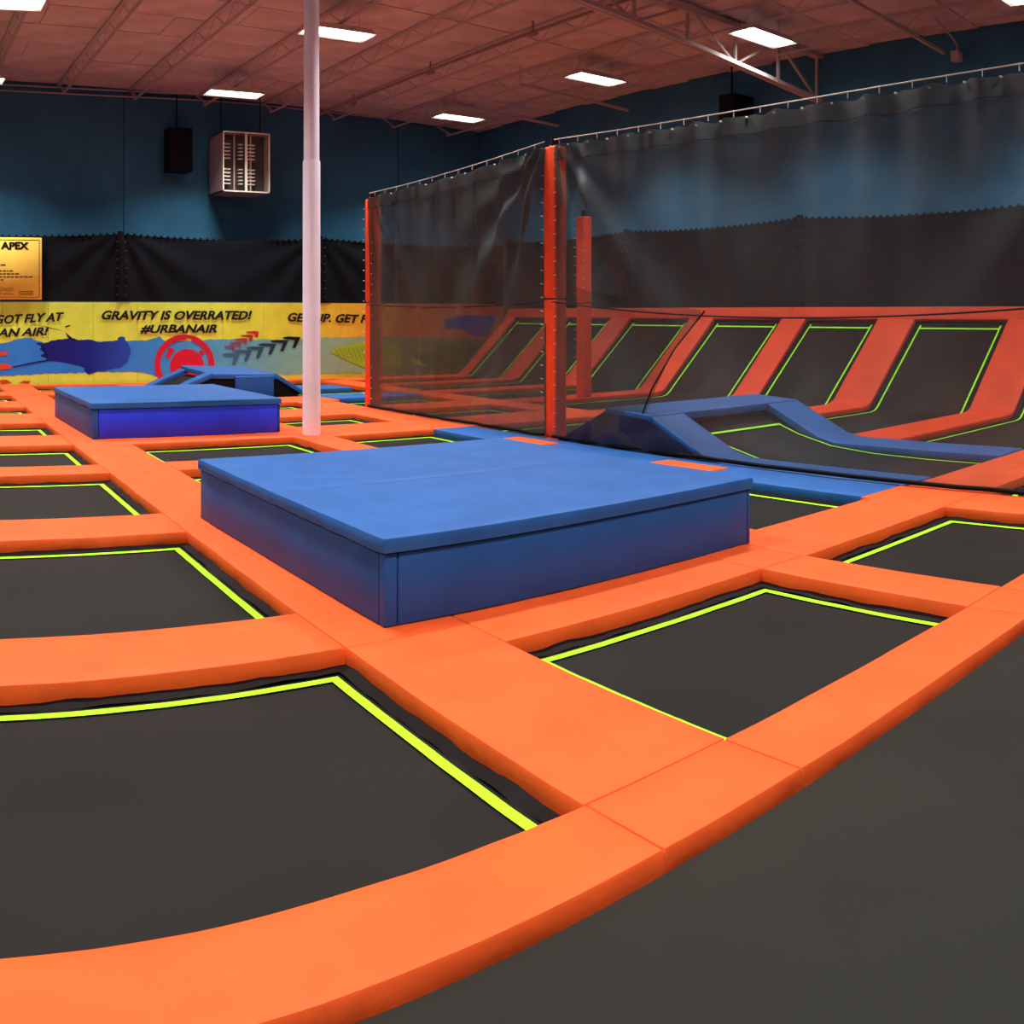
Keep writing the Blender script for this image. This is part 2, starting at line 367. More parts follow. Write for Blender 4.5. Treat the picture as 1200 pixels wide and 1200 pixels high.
# ================================================================ trampoline field
def xs_of(x, y):                       # the field's long lines lean very slightly on its left side
    return x+0.0225*(y-2.4) if x < 4 else x
ORD = ['first', 'second', 'third', 'fourth', 'fifth', 'sixth', 'seventh', 'eighth', 'ninth']
def flat(x, y, z=0.0): return (xs_of(x, y), y, Z0+z)
def pad(x0, x1, y0, y1, label, m='orange', along='x', th=0.095, z=0.0, wob=0.006, group=None, name='safety_pad'):
    if along == 'x': Lp, Rp = [flat(x0, y0, z), flat(x1, y0, z)], [flat(x0, y1, z), flat(x1, y1, z)]
    else: Lp, Rp = [flat(x0, y0, z), flat(x0, y1, z)], [flat(x1, y0, z), flat(x1, y1, z)]
    o = cushion(name, Lp, Rp, th, M[m], None, wob=wob)
    tag(o, label, 'pad', group); return o
def ring(x0, x1, y0, y1, w_, z, name, m, parent, th=0.004, wob=0.0, sides='news'):
    vs, fs = [], []
    def quad_strip(a, b, c, d):        # a->b outer edge, d->c inner edge
        n = 24; i = len(vs)
        for k in range(n+1):
            t = k/n
            for p, q in ((a, b), (d, c)):
                P = Vector(p).lerp(Vector(q), t); j = noise.noise(P*5.0)*wob
                vs.append((P.x, P.y, P.z+j))
        for k in range(n): fs.append((i+2*k, i+2*k+2, i+2*k+3, i+2*k+1))
    zo, zi = (z, z) if not isinstance(z, tuple) else z
    O = [flat(x0, y0, zo), flat(x1, y0, zo), flat(x1, y1, zo), flat(x0, y1, zo)]
    I = [flat(x0+w_, y0+w_, zi), flat(x1-w_, y0+w_, zi), flat(x1-w_, y1-w_, zi), flat(x0+w_, y1-w_, zi)]
    for k in range(4): quad_strip(O[k], O[(k+1) % 4], I[(k+1) % 4], I[k])
    return mesh(name, vs, fs, m, parent, True)
def trampoline(x0, x1, y0, y1, label, group='flat trampolines of the field'):
    t = empty('trampoline', (xs_of((x0+x1)/2, (y0+y1)/2), (y0+y1)/2, 0.0), label, 'trampoline', group)
    e = 0.10
    vs = [flat(x0-e, y0-e, -0.100), flat(x1+e, y0-e, -0.100), flat(x1+e, y1+e, -0.100), flat(x0-e, y1+e, -0.100)]
    lo = [(v[0], v[1], 0.004) for v in vs]
    mesh('jump_bed', vs+lo, [(0,1,2,3),(7,6,5,4),(0,4,5,1),(1,5,6,2),(2,6,7,3),(3,7,4,0)], M['bed'], t)
    ring(x0-0.02, x1+0.02, y0-0.02, y1+0.02, 0.085, (-0.078, -0.094), 'spring_cover', M['skirt'], t, wob=0.02)
    ring(x0+(0.108 if x0 > 2.5 else 0.085), x1-0.09, y0+(0.066 if x0 < 0 and y0 < 3 else 0.045), y1-0.10, 0.05, -0.092, 'lime_stripe', M['lime'], t, wob=0.002)
    return t
A0, A1 = -1.4, 2.09; B0 = 2.80
rowsA = [(2.43, 4.2), (4.8, 6.87), (7.55, 9.6), (10.15, 11.76), (12.68, 14.15), (15.45, 16.6), (17.7, 19.0), (19.8, 21.3)]
for k, (a, b_) in enumerate(rowsA):
    trampoline(A0, A1, a, b_, 'flat black trampoline with lime stripe, %s from the front in the left column' % ORD[k])
    if k+1 < len(rowsA):
        pad(A0, A1, b_, rowsA[k+1][0], 'orange cross pad behind the %s trampoline of the left column' % ORD[k], group='orange cross pads')
    nxt = rowsA[k+1][1] if k+1 < len(rowsA) else 21.3
    pad(A1, B0, a if k == 0 else rowsA[k-1][1], b_, 'orange lane pad right of the %s trampoline of the left column' % ORD[k], along='y', group='orange lane pads')
# front strip
for x0, x1, s in ((A0, 2.10, 'long orange front pad before the first trampoline of the left column'), (2.10, 2.79, 'short square orange front pad at the end of the left lane'),
                  (2.79, 4.80, 'orange front pad before the trampoline in front of the large blue box'), (4.80, 5.22, 'small orange front pad at the right edge, at the end of the second lane'),
                  (5.22, 8.0, 'orange front pad beyond the right edge of the view')):
    o = pad(x0, x1, 2.06, 2.43, s, group='orange front edge pads', wob=0.007, th=0.10); 
    if x0 in (2.10, 2.79): pass
wm = MB()
vs = []; n = 30
wk = bevelled('walkway_mat', (XLW+0.1, YF+0.1, 0.0), (13.0, 2.035, Z0-0.05), 0.01, M['mat_floor']); tag(wk, 'charcoal walkway matting before the orange front pads', 'mat')
# column B (holds the boxes)
Bc = [(2.43, 3.87), (4.6, 6.87), (7.55, 9.6), (10.15, 11.65), (12.75, 14.15), (15.45, 16.6), (17.7, 19.0), (19.8, 21.3)]
names_b = ['in front of the large blue box', 'under the large blue box', 'just behind the large blue box', 'in front of the far ultramarine box', 'under the far ultramarine box',
           'just behind the far ultramarine box', 'second behind the far ultramarine box', 'at the foot of the mural behind the far box']
for k, (a, b_) in enumerate(Bc):
    xr = 4.8 if k == 0 else 5.15
    trampoline(B0, xr, a, b_, 'flat black trampoline ' + names_b[k])
    if k+1 < len(Bc):
        pad(B0, xr, b_, Bc[k+1][0], 'orange cross pad behind the trampoline ' + names_b[k], group='orange cross pads')
# lane 2
pad(4.8, 5.24, 2.43, 3.87, 'orange lane pad between the two nearest trampolines right of the box', along='y', group='orange lane pads')
pad(4.8, 5.24, 3.87, 4.6, 'small orange corner pad at the right front corner of the large box', along='x', group='orange cross pads')
for k, (a, b_) in enumerate([(4.6, 7.5), (7.5, 10.1), (10.1, 12.6), (12.6, 15.0), (15.0, 17.6), (19.7, 21.3)]):
    pad(5.15, 5.64, a, b_, ['orange lane pad hidden along the right side of the large box', 'orange lane pad behind the large box', 'orange lane pad that the white pillar stands through',
        'orange lane pad right of the far ultramarine box', 'orange lane pad behind the white pillar foot', 'orange lane pad at the mural foot right of the hump'][k], along='y', group='orange lane pads')
# column C
Cc = [(5.24, 2.43, 3.85), (5.64, 4.6, 6.6), (5.64, 7.45, 9.3), (5.64, 10.1, 11.5), (5.64, 12.62, 13.9), (5.64, 15.0, 16.2)]
names_c = ['nearest the right edge, cut by the front pad', 'showing right of the large blue box', 'hidden behind the large blue box', 'behind the large box, right of the pillar',
           'right of the pillar before the left orange post', 'small behind the pillar near the far post', 'between the two far blue pads']
for k, (x0, a, b_) in enumerate(Cc): trampoline(x0, 7.18, a, b_, 'flat black trampoline ' + names_c[k])
pad(5.24, 7.18, 3.85, 4.6, 'orange cross pad rising right from the front corner of the large box', group='orange cross pads')
pad(5.64, 7.64, 6.6, 7.45, 'orange cross pad whose tip shows on the blue lane beside the box, nearer one', group='orange cross pads', z=0.012)
pad(5.64, 7.62, 9.3, 10.1, 'orange cross pad whose tip shows at the foot of the tall post', group='orange cross pads', z=0.012)
pad(5.64, 7.2, 11.5, 12.62, 'orange cross pad right of the pillar foot', group='orange cross pads')
pad(5.64, 7.2, 13.9, 15.0, 'orange cross pad behind the trampoline by the left orange post', group='orange cross pads')
pad(5.64, 8.1, 16.2, 17.2, 'orange cross pad farthest back right of the pillar', group='orange cross pads')
pad(5.64, 7.95, 19.7, 21.3, 'orange cross pad along the mural foot behind the far hump', group='orange cross pads')
# lane 3 under the net: orange near the camera, blue beside the hump, orange again behind
pad(7.18, 7.86, 2.06, 3.85, 'orange lane pad under the near net hem at the right edge', along='y', group='orange lane pads')
pad(7.18, 7.86, 3.85, 4.68, 'orange corner pad under the net between two blue and orange lanes', along='x', group='orange lane pads')
for a, b_, s in ((4.68, 6.6, 'blue lane pad under the net right of the large box'), (6.6, 9.3, 'blue lane pad under the net before the blue hump'), (9.3, 11.5, 'blue lane pad at the foot of the tall orange post')):
    pad(7.2, 7.84, a, b_, s, m='blue', along='y', group='blue lane pads')
pad(7.2, 7.9, 11.5, 14.2, 'orange lane pad under the far net section', along='y', group='orange lane pads')
pad(7.2, 7.9, 14.2, 16.2, 'orange lane pad at the foot of the left orange post', along='y', group='orange lane pads')
# column D (behind the net)
for a, b_, s in ((2.1, 3.85, 'behind the net at the far right edge'), (9.95, 11.5, 'behind the net beside the tall post foot'), (12.7, 14.1, 'behind the far net section'),
                 (15.0, 16.4, 'second behind the far net section'), (17.3, 18.6, 'third behind the far net section'), (19.5, 21.0, 'at the mural foot behind the net')):
    trampoline(7.9 if a < 14 else 8.0, 10.0, a, b_, 'flat black trampoline ' + s, group='trampolines behind the net')
pad(7.9, 10.62, 3.85, 4.62, 'orange cross pad behind the net at the near foot of the hump', group='cross pads behind the net')
for a, b_, s in ((9.6, 9.95, 'behind the hump'), (11.5, 12.7, 'between the tall post and the far net'), (14.1, 15.0, 'behind the far net section')):
    pad(7.9 if a < 14 else 8.0, 10.0, a, b_, 'orange cross pad ' + s, group='cross pads behind the net')
pad(8.12, 10.0, 16.4, 17.3, 'nearer of the two blue cross pads between the pillar and the left orange post', m='blue', group='far blue cross pads', z=0.01)
pad(8.12, 9.6, 18.6, 19.6, 'farther of the two blue cross pads between the pillar and the left orange post', m='blue', group='far blue cross pads', z=0.01)
pad(10.0, 10.66, 2.1, 4.62, 'orange lane pad behind the net at the right edge', along='y', group='lanes behind the net')
for a, b_ in ((9.6, 12.7), (12.7, 15.0), (15.0, 18.0), (18.0, 21.0)):
    pad(10.0, 10.66, a, b_, 'orange lane pad behind the net, %s from the hump' % ORD[[9.6, 12.7, 15.0, 18.0].index(a)], along='y', group='lanes behind the net')
pad(10.66, 14.2, 20.9, 21.5, 'orange pad across the mural foot behind the net', group='cross pads behind the net')
for k, (xa, xb) in enumerate(((-1.4, 2.5), (2.5, 6.6), (6.6, 10.66))):
    pad(xa, xb, 21.3, 21.66, 'thin orange edge pad along the mural foot, %s section' % ('left', 'middle', 'right')[k], group='mural foot pads', z=0.01)
# ---------------------------------------------------------------- sloped wall trampolines (column E)
XS, XT, ZT = 14.25, 15.80, 1.50
def Epath(y, x0, dz, nrm=0.0):
    s = math.atan2(ZT, XT-XS); nx, nz = -math.sin(s), math.cos(s)
    p = [(x0, y, Z0+dz)]
    for k in range(-3, 4):
        u = k/3*0.22
        if u <= 0: p.append((XS+u-0.05-dz*0, y, Z0+dz+0.05*(1+u/0.22)**2*0.5))
        else: p.append((XS+u*math.cos(s), y, Z0+dz*nz+u*math.sin(s)+0.02))
    q = (XT+dz*nx*-0 , y, Z0+ZT+dz*nz)
    p.append((XT-dz*math.sin(s), y, Z0+ZT+dz*math.cos(s)))
    return p
strips = [(3.7, 4.5), (6.4, 7.2), (9.1, 9.9), (11.6, 12.2), (14.05, 14.75), (16.65, 17.3), (18.95, 19.6), (21.1, 21.5)]
slab = ['behind the right edge of the view', 'nearest the right edge', 'right of the hump crest', 'behind the hump crest', 'right of the inner post', 'behind the inner post', 'left of the tall post', 'in the far corner by the mural']
for k, (a, b_) in enumerate(strips):
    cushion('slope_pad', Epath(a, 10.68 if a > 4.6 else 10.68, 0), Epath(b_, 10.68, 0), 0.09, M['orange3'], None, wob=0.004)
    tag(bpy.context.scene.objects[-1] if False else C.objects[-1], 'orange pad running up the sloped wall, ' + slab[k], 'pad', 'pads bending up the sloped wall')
tl = ['farthest right, cut by the picture edge', 'first whole one from the right', 'second from the right, above the hump', 'third from the right, behind the hump crest', 'right of the inner orange post', 'seen left of the tall post', 'beside the mural corner']
for k in range(len(strips)-1):
    a, b_ = strips[k][1], strips[k+1][0]
    t = empty('sloped_trampoline', ((XS+XT)/2, (a+b_)/2, 0.0), 'black trampoline bending up the wall, ' + tl[k], 'trampoline', 'sloped wall trampolines')
    ribbon('jump_bed', Epath(a-0.08, 10.5, -0.095), Epath(b_+0.08, 10.5, -0.095), 0.006, M['bed'], t, True)
    for y in (a, b_):
        s = 1 if y == a else -1
        ribbon('spring_cover', Epath(y-0.02*s, 10.6, -0.075), Epath(y+0.085*s, 10.6, -0.084), 0.004, M['skirt'], t, True)
        ribbon('lime_stripe', Epath(y+0.12*s, 10.75, -0.082), Epath(y+0.155*s, 10.75, -0.082), 0.003, M['lime'], t, True)
    pa, pb = Epath(a+0.12, 10.75, -0.080), Epath(b_-0.12, 10.75, -0.080)
    u = (Vector(pa[-1])-Vector(pa[-2])).normalized(); e0, e1 = Vector(pa[-1])-u*0.17, Vector(pb[-1])-u*0.17
    ribbon('lime_stripe', [e0-u*0.035, e0], [e1-u*0.035, e1], 0.003, M['lime'], t)
    ribbon('spring_cover', [Vector(pa[-1])-u*0.10-Vector((0,0.12,0)), Vector(pa[-1])+u*0.02-Vector((0,0.12,0))], [Vector(pb[-1])-u*0.10+Vector((0,0.12,0)), Vector(pb[-1])+u*0.02+Vector((0,0.12,0))], 0.003, M['skirt'], t)
    ribbon('lime_stripe', [(10.78, a+0.12, Z0-0.084), (10.82, a+0.12, Z0-0.084)], [(10.78, b_-0.12, Z0-0.084), (10.82, b_-0.12, Z0-0.084)], 0.003, M['lime'], t)
for a, b_, s in ((3.7, 7.0, 'at the right edge'), (7.0, 12.0, 'above the hump'), (12.0, 17.0, 'behind the inner post'), (17.0, 21.6, 'in the far corner')):
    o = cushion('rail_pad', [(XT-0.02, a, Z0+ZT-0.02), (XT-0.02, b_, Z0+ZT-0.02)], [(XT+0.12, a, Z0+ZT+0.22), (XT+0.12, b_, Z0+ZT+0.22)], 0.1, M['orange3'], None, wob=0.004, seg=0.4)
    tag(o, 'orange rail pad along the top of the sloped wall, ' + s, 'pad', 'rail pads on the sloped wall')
b = MB()
b.v = [(XS+0.12, 3.7, 0.0), (XT+0.1, 3.7, 0.0), (XT+0.1, 3.7, Z0+ZT-0.2), (XS+0.12, 21.5, 0.0), (XT+0.1, 21.5, 0.0), (XT+0.1, 21.5, Z0+ZT-0.2)]
b.f = [(0,1,2),(5,4,3),(0,3,4,1),(1,4,5,2),(2,5,3,0)]
tag(b.build('support_wedge', M['black']), 'black support under the sloped trampolines along the right wall', 'support')

# ---------------------------------------------------------------- hump trampolines
def hump():
    t = empty('hump_trampoline', (9.2, 7.5, 0.0), 'blue padded hump with a curved black trampoline behind the net', 'trampoline')
    prof = [(4.66, 0.0), (6.9, 0.0), (7.15, 0.05), (7.98, 0.43)]
    def line(x, pr, dz=0): return [(x, y, Z0+z+dz) for y, z in pr]
    cushion('side_pad', line(7.88, prof), line(8.42, prof), 0.08, M['blue'], t, wob=0.008)
    cushion('side_pad', line(10.0, prof), line(10.66, prof), 0.08, M['blue'], t, wob=0.008)
    cushion('crest_pad', [(7.86, 7.95, Z0+0.43), (10.66, 7.95, Z0+0.43)], [(7.86, 8.72, Z0+0.47), (10.66, 8.72, Z0+0.47)], 0.09, M['blue'], t, wob=0.010)
    bedp = [(4.60, -0.10), (5.6, -0.10), (6.3, -0.085), (6.9, -0.04), (7.4, 0.07), (8.0, 0.27)]
    ribbon('jump_bed', line(8.3, bedp), line(10.1, bedp), 0.006, M['bed'], t, True)
    for x, s in ((8.42, 1), (10.04, -1)):
        ribbon('spring_cover', line(x-0.02*s, bedp, 0.02), line(x+0.08*s, bedp, 0.006), 0.003, M['skirt'], t, True)
        ribbon('lime_stripe', line(x+0.10*s, bedp[:-1]+[(7.72, 0.177)], 0.009), line(x+0.135*s, bedp[:-1]+[(7.72, 0.177)], 0.009), 0.003, M['lime'], t, True)
    ribbon('lime_stripe', [(8.52, 7.68, Z0+0.176), (8.52, 7.72, Z0+0.19)], [(9.94, 7.68, Z0+0.176), (9.94, 7.72, Z0+0.19)], 0.003, M['lime'], t)
    back = [(8.70, 0.45), (9.2, 0.20), (9.62, 0.0)]
    cushion('back_slope', [(7.86, y, Z0+z) for y, z in back], [(10.66, y, Z0+z) for y, z in back], 0.06, M['skirt_blue'], t, wob=0.012)
    for x, th in ((7.845, 0.03), (10.66, 0.02)):
        full = [(6.8, -0.02), (7.15, 0.02), (7.98, 0.38), (8.72, 0.42), (9.2, 0.16), (9.62, -0.04)]
        vs, fs = [], []; nn = 26
        for k in range(nn+1):
            y = 6.8+(9.62-6.8)*k/nn
            for (ya, za), (yb, zb) in zip(full, full[1:]):
                if ya <= y <= yb+1e-6: zt = za+(zb-za)*(y-ya)/(yb-ya)
            for j in range(7):
                z = 0.005+(Z0+zt-0.005)*j/6
                vs.append((x+0.02*math.sin(y*9+j*0.9)*(j > 0)*(j < 6), y, z))
        for k in range(nn):
            for j in range(6): fs.append((k*7+j, k*7+7+j, k*7+8+j, k*7+1+j))
        mesh('side_skirt', vs, fs, M['skirt_blue'], t, True)
hump()
def far_hump():
    t = empty('hump_trampoline', (6.6, 18.5, 0.0), 'far blue padded hump before the mural, behind the ultramarine box', 'trampoline')
    y0, y1 = 17.7, 19.6
    prof = [(5.2, 0.05), (5.75, 0.30), (6.15, 0.46)]
    def line(y, pr, dz=0): return [(x, y, Z0+z+dz) for x, z in pr]
    cushion('side_pad', line(y0, prof), line(y0+0.35, prof), 0.09, M['blue'], t)
    cushion('side_pad', line(y1-0.35, prof), line(y1, prof), 0.09, M['blue'], t)
    cushion('crest_pad', [(6.1, y0, Z0+0.44), (6.1, y1, Z0+0.50)], [(7.5, y0, Z0+0.40), (7.5, y1, Z0+0.46)], 0.09, M['blue'], t)
    bedp = [(5.2, -0.02), (5.7, 0.20), (6.15, 0.34)]
    ribbon('jump_bed', line(y0+0.3, bedp), line(y1-0.3, bedp), 0.006, M['bed'], t, True)
    ribbon('lime_stripe', line(y0+0.45, bedp, 0.01), line(y0+0.52, bedp, 0.01), 0.004, M['lime'], t)
    b = MB(); b.v = [(5.3, y0+0.02, 0.0), (5.75, y0+0.02, Z0+0.2), (6.15, y0+0.02, Z0+0.36), (6.6, y0+0.02, Z0+0.34), (6.6, y0+0.02, 0.0)]; b.f = [(4,3,2,1,0)]
    b.build('side_skirt', M['skirt'], t)
    bevelled('front_panel', (6.6, y0-0.05, 0.0), (7.4, y0+0.06, Z0+0.38), 0.02, M['blue_side'], t)
    cushion('side_pad', [(7.46, y0, Z0+0.42), (8.1, y0, Z0+0.04)], [(7.46, y0+0.4, Z0+0.42), (8.1, y0+0.4, Z0+0.04)], 0.08, M['blue'], t)
    cushion('side_pad', [(7.46, y1-0.5, Z0+0.44), (8.1, y1-0.5, Z0+0.04)], [(7.46, y1, Z0+0.44), (8.1, y1, Z0+0.04)], 0.08, M['blue'], t)
    ribbon('jump_bed', [(7.4, y0+0.3, Z0+0.3), (8.1, y0+0.3, Z0-0.06)], [(7.4, y1-0.4, Z0+0.3), (8.1, y1-0.4, Z0-0.06)], 0.006, M['bed'], t)
    b = MB(); b.v = [(7.4, y0+0.02, 0), (7.4, y0+0.02, Z0+0.34), (8.05, y0+0.02, 0)]; b.f = [(0, 2, 1)]; b.build('side_skirt', M['skirt'], t)
far_hump()
pad(4.3, 5.15, 16.9, 17.7, 'small blue pad at the left behind the far ultramarine box', m='blue', group='far blue cross pads', z=0.02)

# ---------------------------------------------------------------- padded boxes
def pbox(x0, x1, y0, y1, label, side_m, left_m, split=None):
    t = empty('padded_box', ((x0+x1)/2, (y0+y1)/2, Z0), label, 'padded box', 'blue padded boxes'); zb = Z0+0.002; zs = Z0+0.375; zt = Z0+0.46
    g = 0.006; th = 0.06
    MB().box((x0+0.05, y0+0.05, zb), (x1-0.05, y1-0.05, zs-0.01)).build('core', M['seam'], t)
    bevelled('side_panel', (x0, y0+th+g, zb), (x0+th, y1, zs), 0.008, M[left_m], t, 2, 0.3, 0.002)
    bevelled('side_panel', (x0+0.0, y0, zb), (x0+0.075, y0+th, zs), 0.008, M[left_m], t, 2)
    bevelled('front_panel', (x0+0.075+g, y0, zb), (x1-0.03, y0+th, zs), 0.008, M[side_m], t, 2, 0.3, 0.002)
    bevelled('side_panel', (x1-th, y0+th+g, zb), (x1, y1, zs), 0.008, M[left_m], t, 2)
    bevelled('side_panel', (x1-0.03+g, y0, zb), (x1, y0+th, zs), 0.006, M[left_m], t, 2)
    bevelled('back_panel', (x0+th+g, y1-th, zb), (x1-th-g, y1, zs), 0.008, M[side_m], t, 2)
    cuts = [y0-0.015]+([split] if split else [])+[y1+0.015]
    for a, b_ in zip(cuts, cuts[1:]):
        cushion('top_mat', [(x0-0.015, a+0.002, zt), (x0-0.015, b_-0.002, zt)], [(x1+0.015, a+0.002, zt), (x1+0.015, b_-0.002, zt)], zt-zs-0.008, M['blue'] if side_m != 'ultra' else M['blue'], t, r=0.014, wob=0.006)
    return t
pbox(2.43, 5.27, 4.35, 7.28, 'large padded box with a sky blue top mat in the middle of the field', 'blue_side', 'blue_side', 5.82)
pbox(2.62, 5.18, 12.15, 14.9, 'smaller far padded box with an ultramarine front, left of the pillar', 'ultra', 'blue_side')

# ---------------------------------------------------------------- pillar
t = empty('pillar', (5.46, 11.75, 0.0), 'tall white round pillar standing between the two blue boxes and the orange post', 'pillar')
def lathe(name, cx, cy, prof, m, parent, n=32):
    vs, fs = [], []
    for r, z in prof:
        for k in range(n): vs.append((cx+r*math.cos(2*PI*k/n), cy+r*math.sin(2*PI*k/n), z))
    for j in range(len(prof)-1):
        for k in range(n): fs.append((j*n+k, j*n+(k+1) % n, (j+1)*n+(k+1) % n, (j+1)*n+k))
    return mesh(name, vs, fs, m, parent, True)
lathe('pillar_padding', 5.46, 11.75, [(0.115, Z0-0.01), (0.118, Z0+0.02), (0.116, 3.7), (0.112, 3.72)], M['white'], t)
lathe('pillar_shaft', 5.46, 11.75, [(0.104, 3.6), (0.100, ceil_z(5.46)-0.02)], M['white'], t)

# ---------------------------------------------------------------- orange posts
def post(x, y, h, label, w_=0.20, d_=0.24):
    t = empty('padded_post', (x, y, Z0), label, 'post', 'orange padded posts')
    zm = Z0+1.78
    bevelled('lower_padding', (x, y, Z0), (x+w_, y+d_, zm-0.006), 0.03, M['orange2'], t, 3, 0.5, 0.004)
    bevelled('upper_padding', (x, y, zm+0.006), (x+w_, y+d_, Z0+h-0.12), 0.03, M['orange2'], t, 3, 0.5, 0.004)
    MB().bar((x+w_/2, y+d_/2, Z0+0.1), (x+w_/2, y+d_/2, Z0+h), 0.055, 10).build('post_tube', M['black'], t)
    b = MB(); z = Z0+0.15
    while z < Z0+h-0.2:
        b.bar((x-0.012, y+0.01, z), (x-0.012, y-0.035, z+0.01), 0.006, 4); b.bar((x-0.012, y+d_-0.01, z+0.07), (x-0.012, y+d_+0.04, z+0.08), 0.006, 4); z += 0.175
    o = b.build('cable_ties', M['tie'], t); o['kind'] = 'stuff'
    return t
post(7.90, 9.72, 3.86, 'tall orange padded post where the two net sections meet')
post(7.90, 14.60, 3.66, 'orange padded post at the far left end of the net')
post(12.15, 14.10, 3.55, 'orange padded post standing inside behind the net', 0.22, 0.22)

# ---------------------------------------------------------------- hanging nets
def sag(y, ya, yb): t = (y-ya)/(yb-ya); return 4*t*(1-t)
def net(name, ya, yb, za, zb, sagz, label, corner, mm='net', flap=None):
    """net sheet in the plane x = 7.87 between two posts; folds fan out from the post tops"""
    t = empty(name, (7.87, (ya+yb)/2, Z0), label, 'net', 'mesh curtains')
    x = 7.87; ny = int((yb-ya)/0.035); nz = 60; vs, fs = [], []
    def top(y): k = (y-ya)/(yb-ya); return Z0+za+(zb-za)*k-sagz*sag(y, ya, yb)
    def disp(y, z):
        h = top(y)-z; d = 0.0
        d += 0.055*math.exp(-h*0.6)*math.sin(y*11+1.5*noise.noise(Vector((y*1.3, 0, 3))))
        d += 0.045*noise.noise(Vector((y*3.2, z*0.35, 1.0)))+0.012*noise.noise(Vector((y*0.9, z*1.3, 7)))
        for cy, amp in corner:
            dy, dz = abs(y-cy), top(cy)+0.05-z
            ang = math.atan2(dy, max(dz, 0.02)); r = math.hypot(dy, dz)
            d += amp*math.sin(ang*16)*math.exp(-((ang-0.45)/0.5)**2)*min(1, r*1.2)*math.exp(-r*0.28)
        return d
    for i in range(ny+1):
        y = ya+(yb-ya)*i/ny
        for j in range(nz+1):
            s = j/nz; z = Z0+0.03+(top(y)-0.05-0.03*abs(math.sin(y*PI/0.36))-Z0-0.03)*s
            vs.append((x+disp(y, z)*(1 if s > 0.02 else 0.4), y, z))
    for i in range(ny):
        for j in range(nz): fs.append((i*(nz+1)+j, (i+1)*(nz+1)+j, (i+1)*(nz+1)+j+1, i*(nz+1)+j+1))
    mesh('net_sheet', vs, fs, M[mm], t, True)
    if flap:                           # the overlapping second layer by the post
        vs, fs = [], []; nn, mz = 24, 50
        for j in range(mz+1):
            z = Z0+0.03+(top(flap[0][0])-0.08-Z0-0.03)*j/mz
            for (a, za_), (b_, zb_) in zip(flap, flap[1:]):
                if za_ <= z-Z0 <= zb_+1e-6: ye = a+(b_-a)*(z-Z0-za_)/(zb_-za_)
            for i in range(nn+1):
                y = yb-(yb-ye)*i/nn; vs.append((x+0.03+disp(y, z)*0.8, y, min(z, top(y)-0.06)))
        for j in range(mz):
            for i in range(nn): fs.append((j*(nn+1)+i, j*(nn+1)+i+1, (j+1)*(nn+1)+i+1, (j+1)*(nn+1)+i))
        mesh('net_overlap', vs, fs, M['net_flap'], t, True)
        e = [(x+0.02, a, Z0+z) for a, z in flap[:-2]]
        MB().path(e, 0.010, 5).build('net_edge_rope', M['seam'], t)
    # upper hem band, folded over
    vs, fs = [], []
    for i in range(ny+1):
        y = ya+(yb-ya)*i/ny
        for j in range(5):
            z = top(y)-0.055-0.03*abs(math.sin(y*PI/0.36))-0.20*j/4-0.02*noise.noise(Vector((y*2, 5, 0)))*(j == 4)
            vs.append((x-0.008+disp(y, z), y, z))
    for i in range(ny):
        for j in range(4): fs.append((i*5+j, (i+1)*5+j, (i+1)*5+j+1, i*5+j+1))
    mesh('net_hem', vs, fs, M['net'], t, True)
    vs = [(x-0.02+disp(ya+(yb-ya)*i/ny, top(ya)-0.25), ya+(yb-ya)*i/ny, top(ya+(yb-ya)*i/ny)-0.26-0.02*noise.noise(Vector(((ya+(yb-ya)*i/ny)*2, 5, 0)))) for i in range(0, ny+1, 3)]
    MB().path(vs, 0.004, 4).build('hem_seam', M['seam'], t)
    b = MB(); ys = [ya+(yb-ya)*k/24 for k in range(25)]
    b.path([(x, y, top(y)) for y in ys], 0.007, 6); b.build('support_cable', M['steel'], t)
    b = MB(); y = ya+0.2; k = 0
    while y < yb:
        b.bar((x, y, top(y)+0.01), (x, y, top(y)-0.06), 0.006, 5)
        b.bar((x-0.015, y+0.18, top(y+0.18)-0.085), (x+0.015, y+0.18, top(y+0.18)-0.085), 0.011, 6); y += 0.36
    o = b.build('cable_clips', M['tie'], t); o['kind'] = 'stuff'
    b = MB(); b.path([(x-0.02, y, Z0+0.035+0.012*noise.noise(Vector((y*3, 0, 0)))) for y in ys], 0.022, 6); b.build('bottom_rope', M['skirt'], t)
    b = MB(); zz = [(y, Z0+1.74-0.19*sag(y, ya, yb)*(1 if yb-ya > 6 else 0.3)) for y in ys]
    b.path([(x-0.03, y, z) for y, z in zz], 0.009, 5); b.build('middle_cord', M['seam'], t)
    return t
net('net_curtain', 9.90, 14.62, 3.80, 3.62, 0.05, 'grey see through net hanging between the two orange posts', [(9.90, 0.13), (14.62, 0.05)], 'net_dense')
net('net_curtain', 2.2, 9.70, 3.84, 3.80, 0.10, 'large grey see through net hanging right of the tall orange post', [(9.70, 0.13), (2.2, 0.08)], 'net', [(8.35, 0.0), (7.95, 0.75), (7.6, 1.2), (7.15, 1.62), (9.3, 1.9), (9.42, 3.9)])
C.objects  # keep

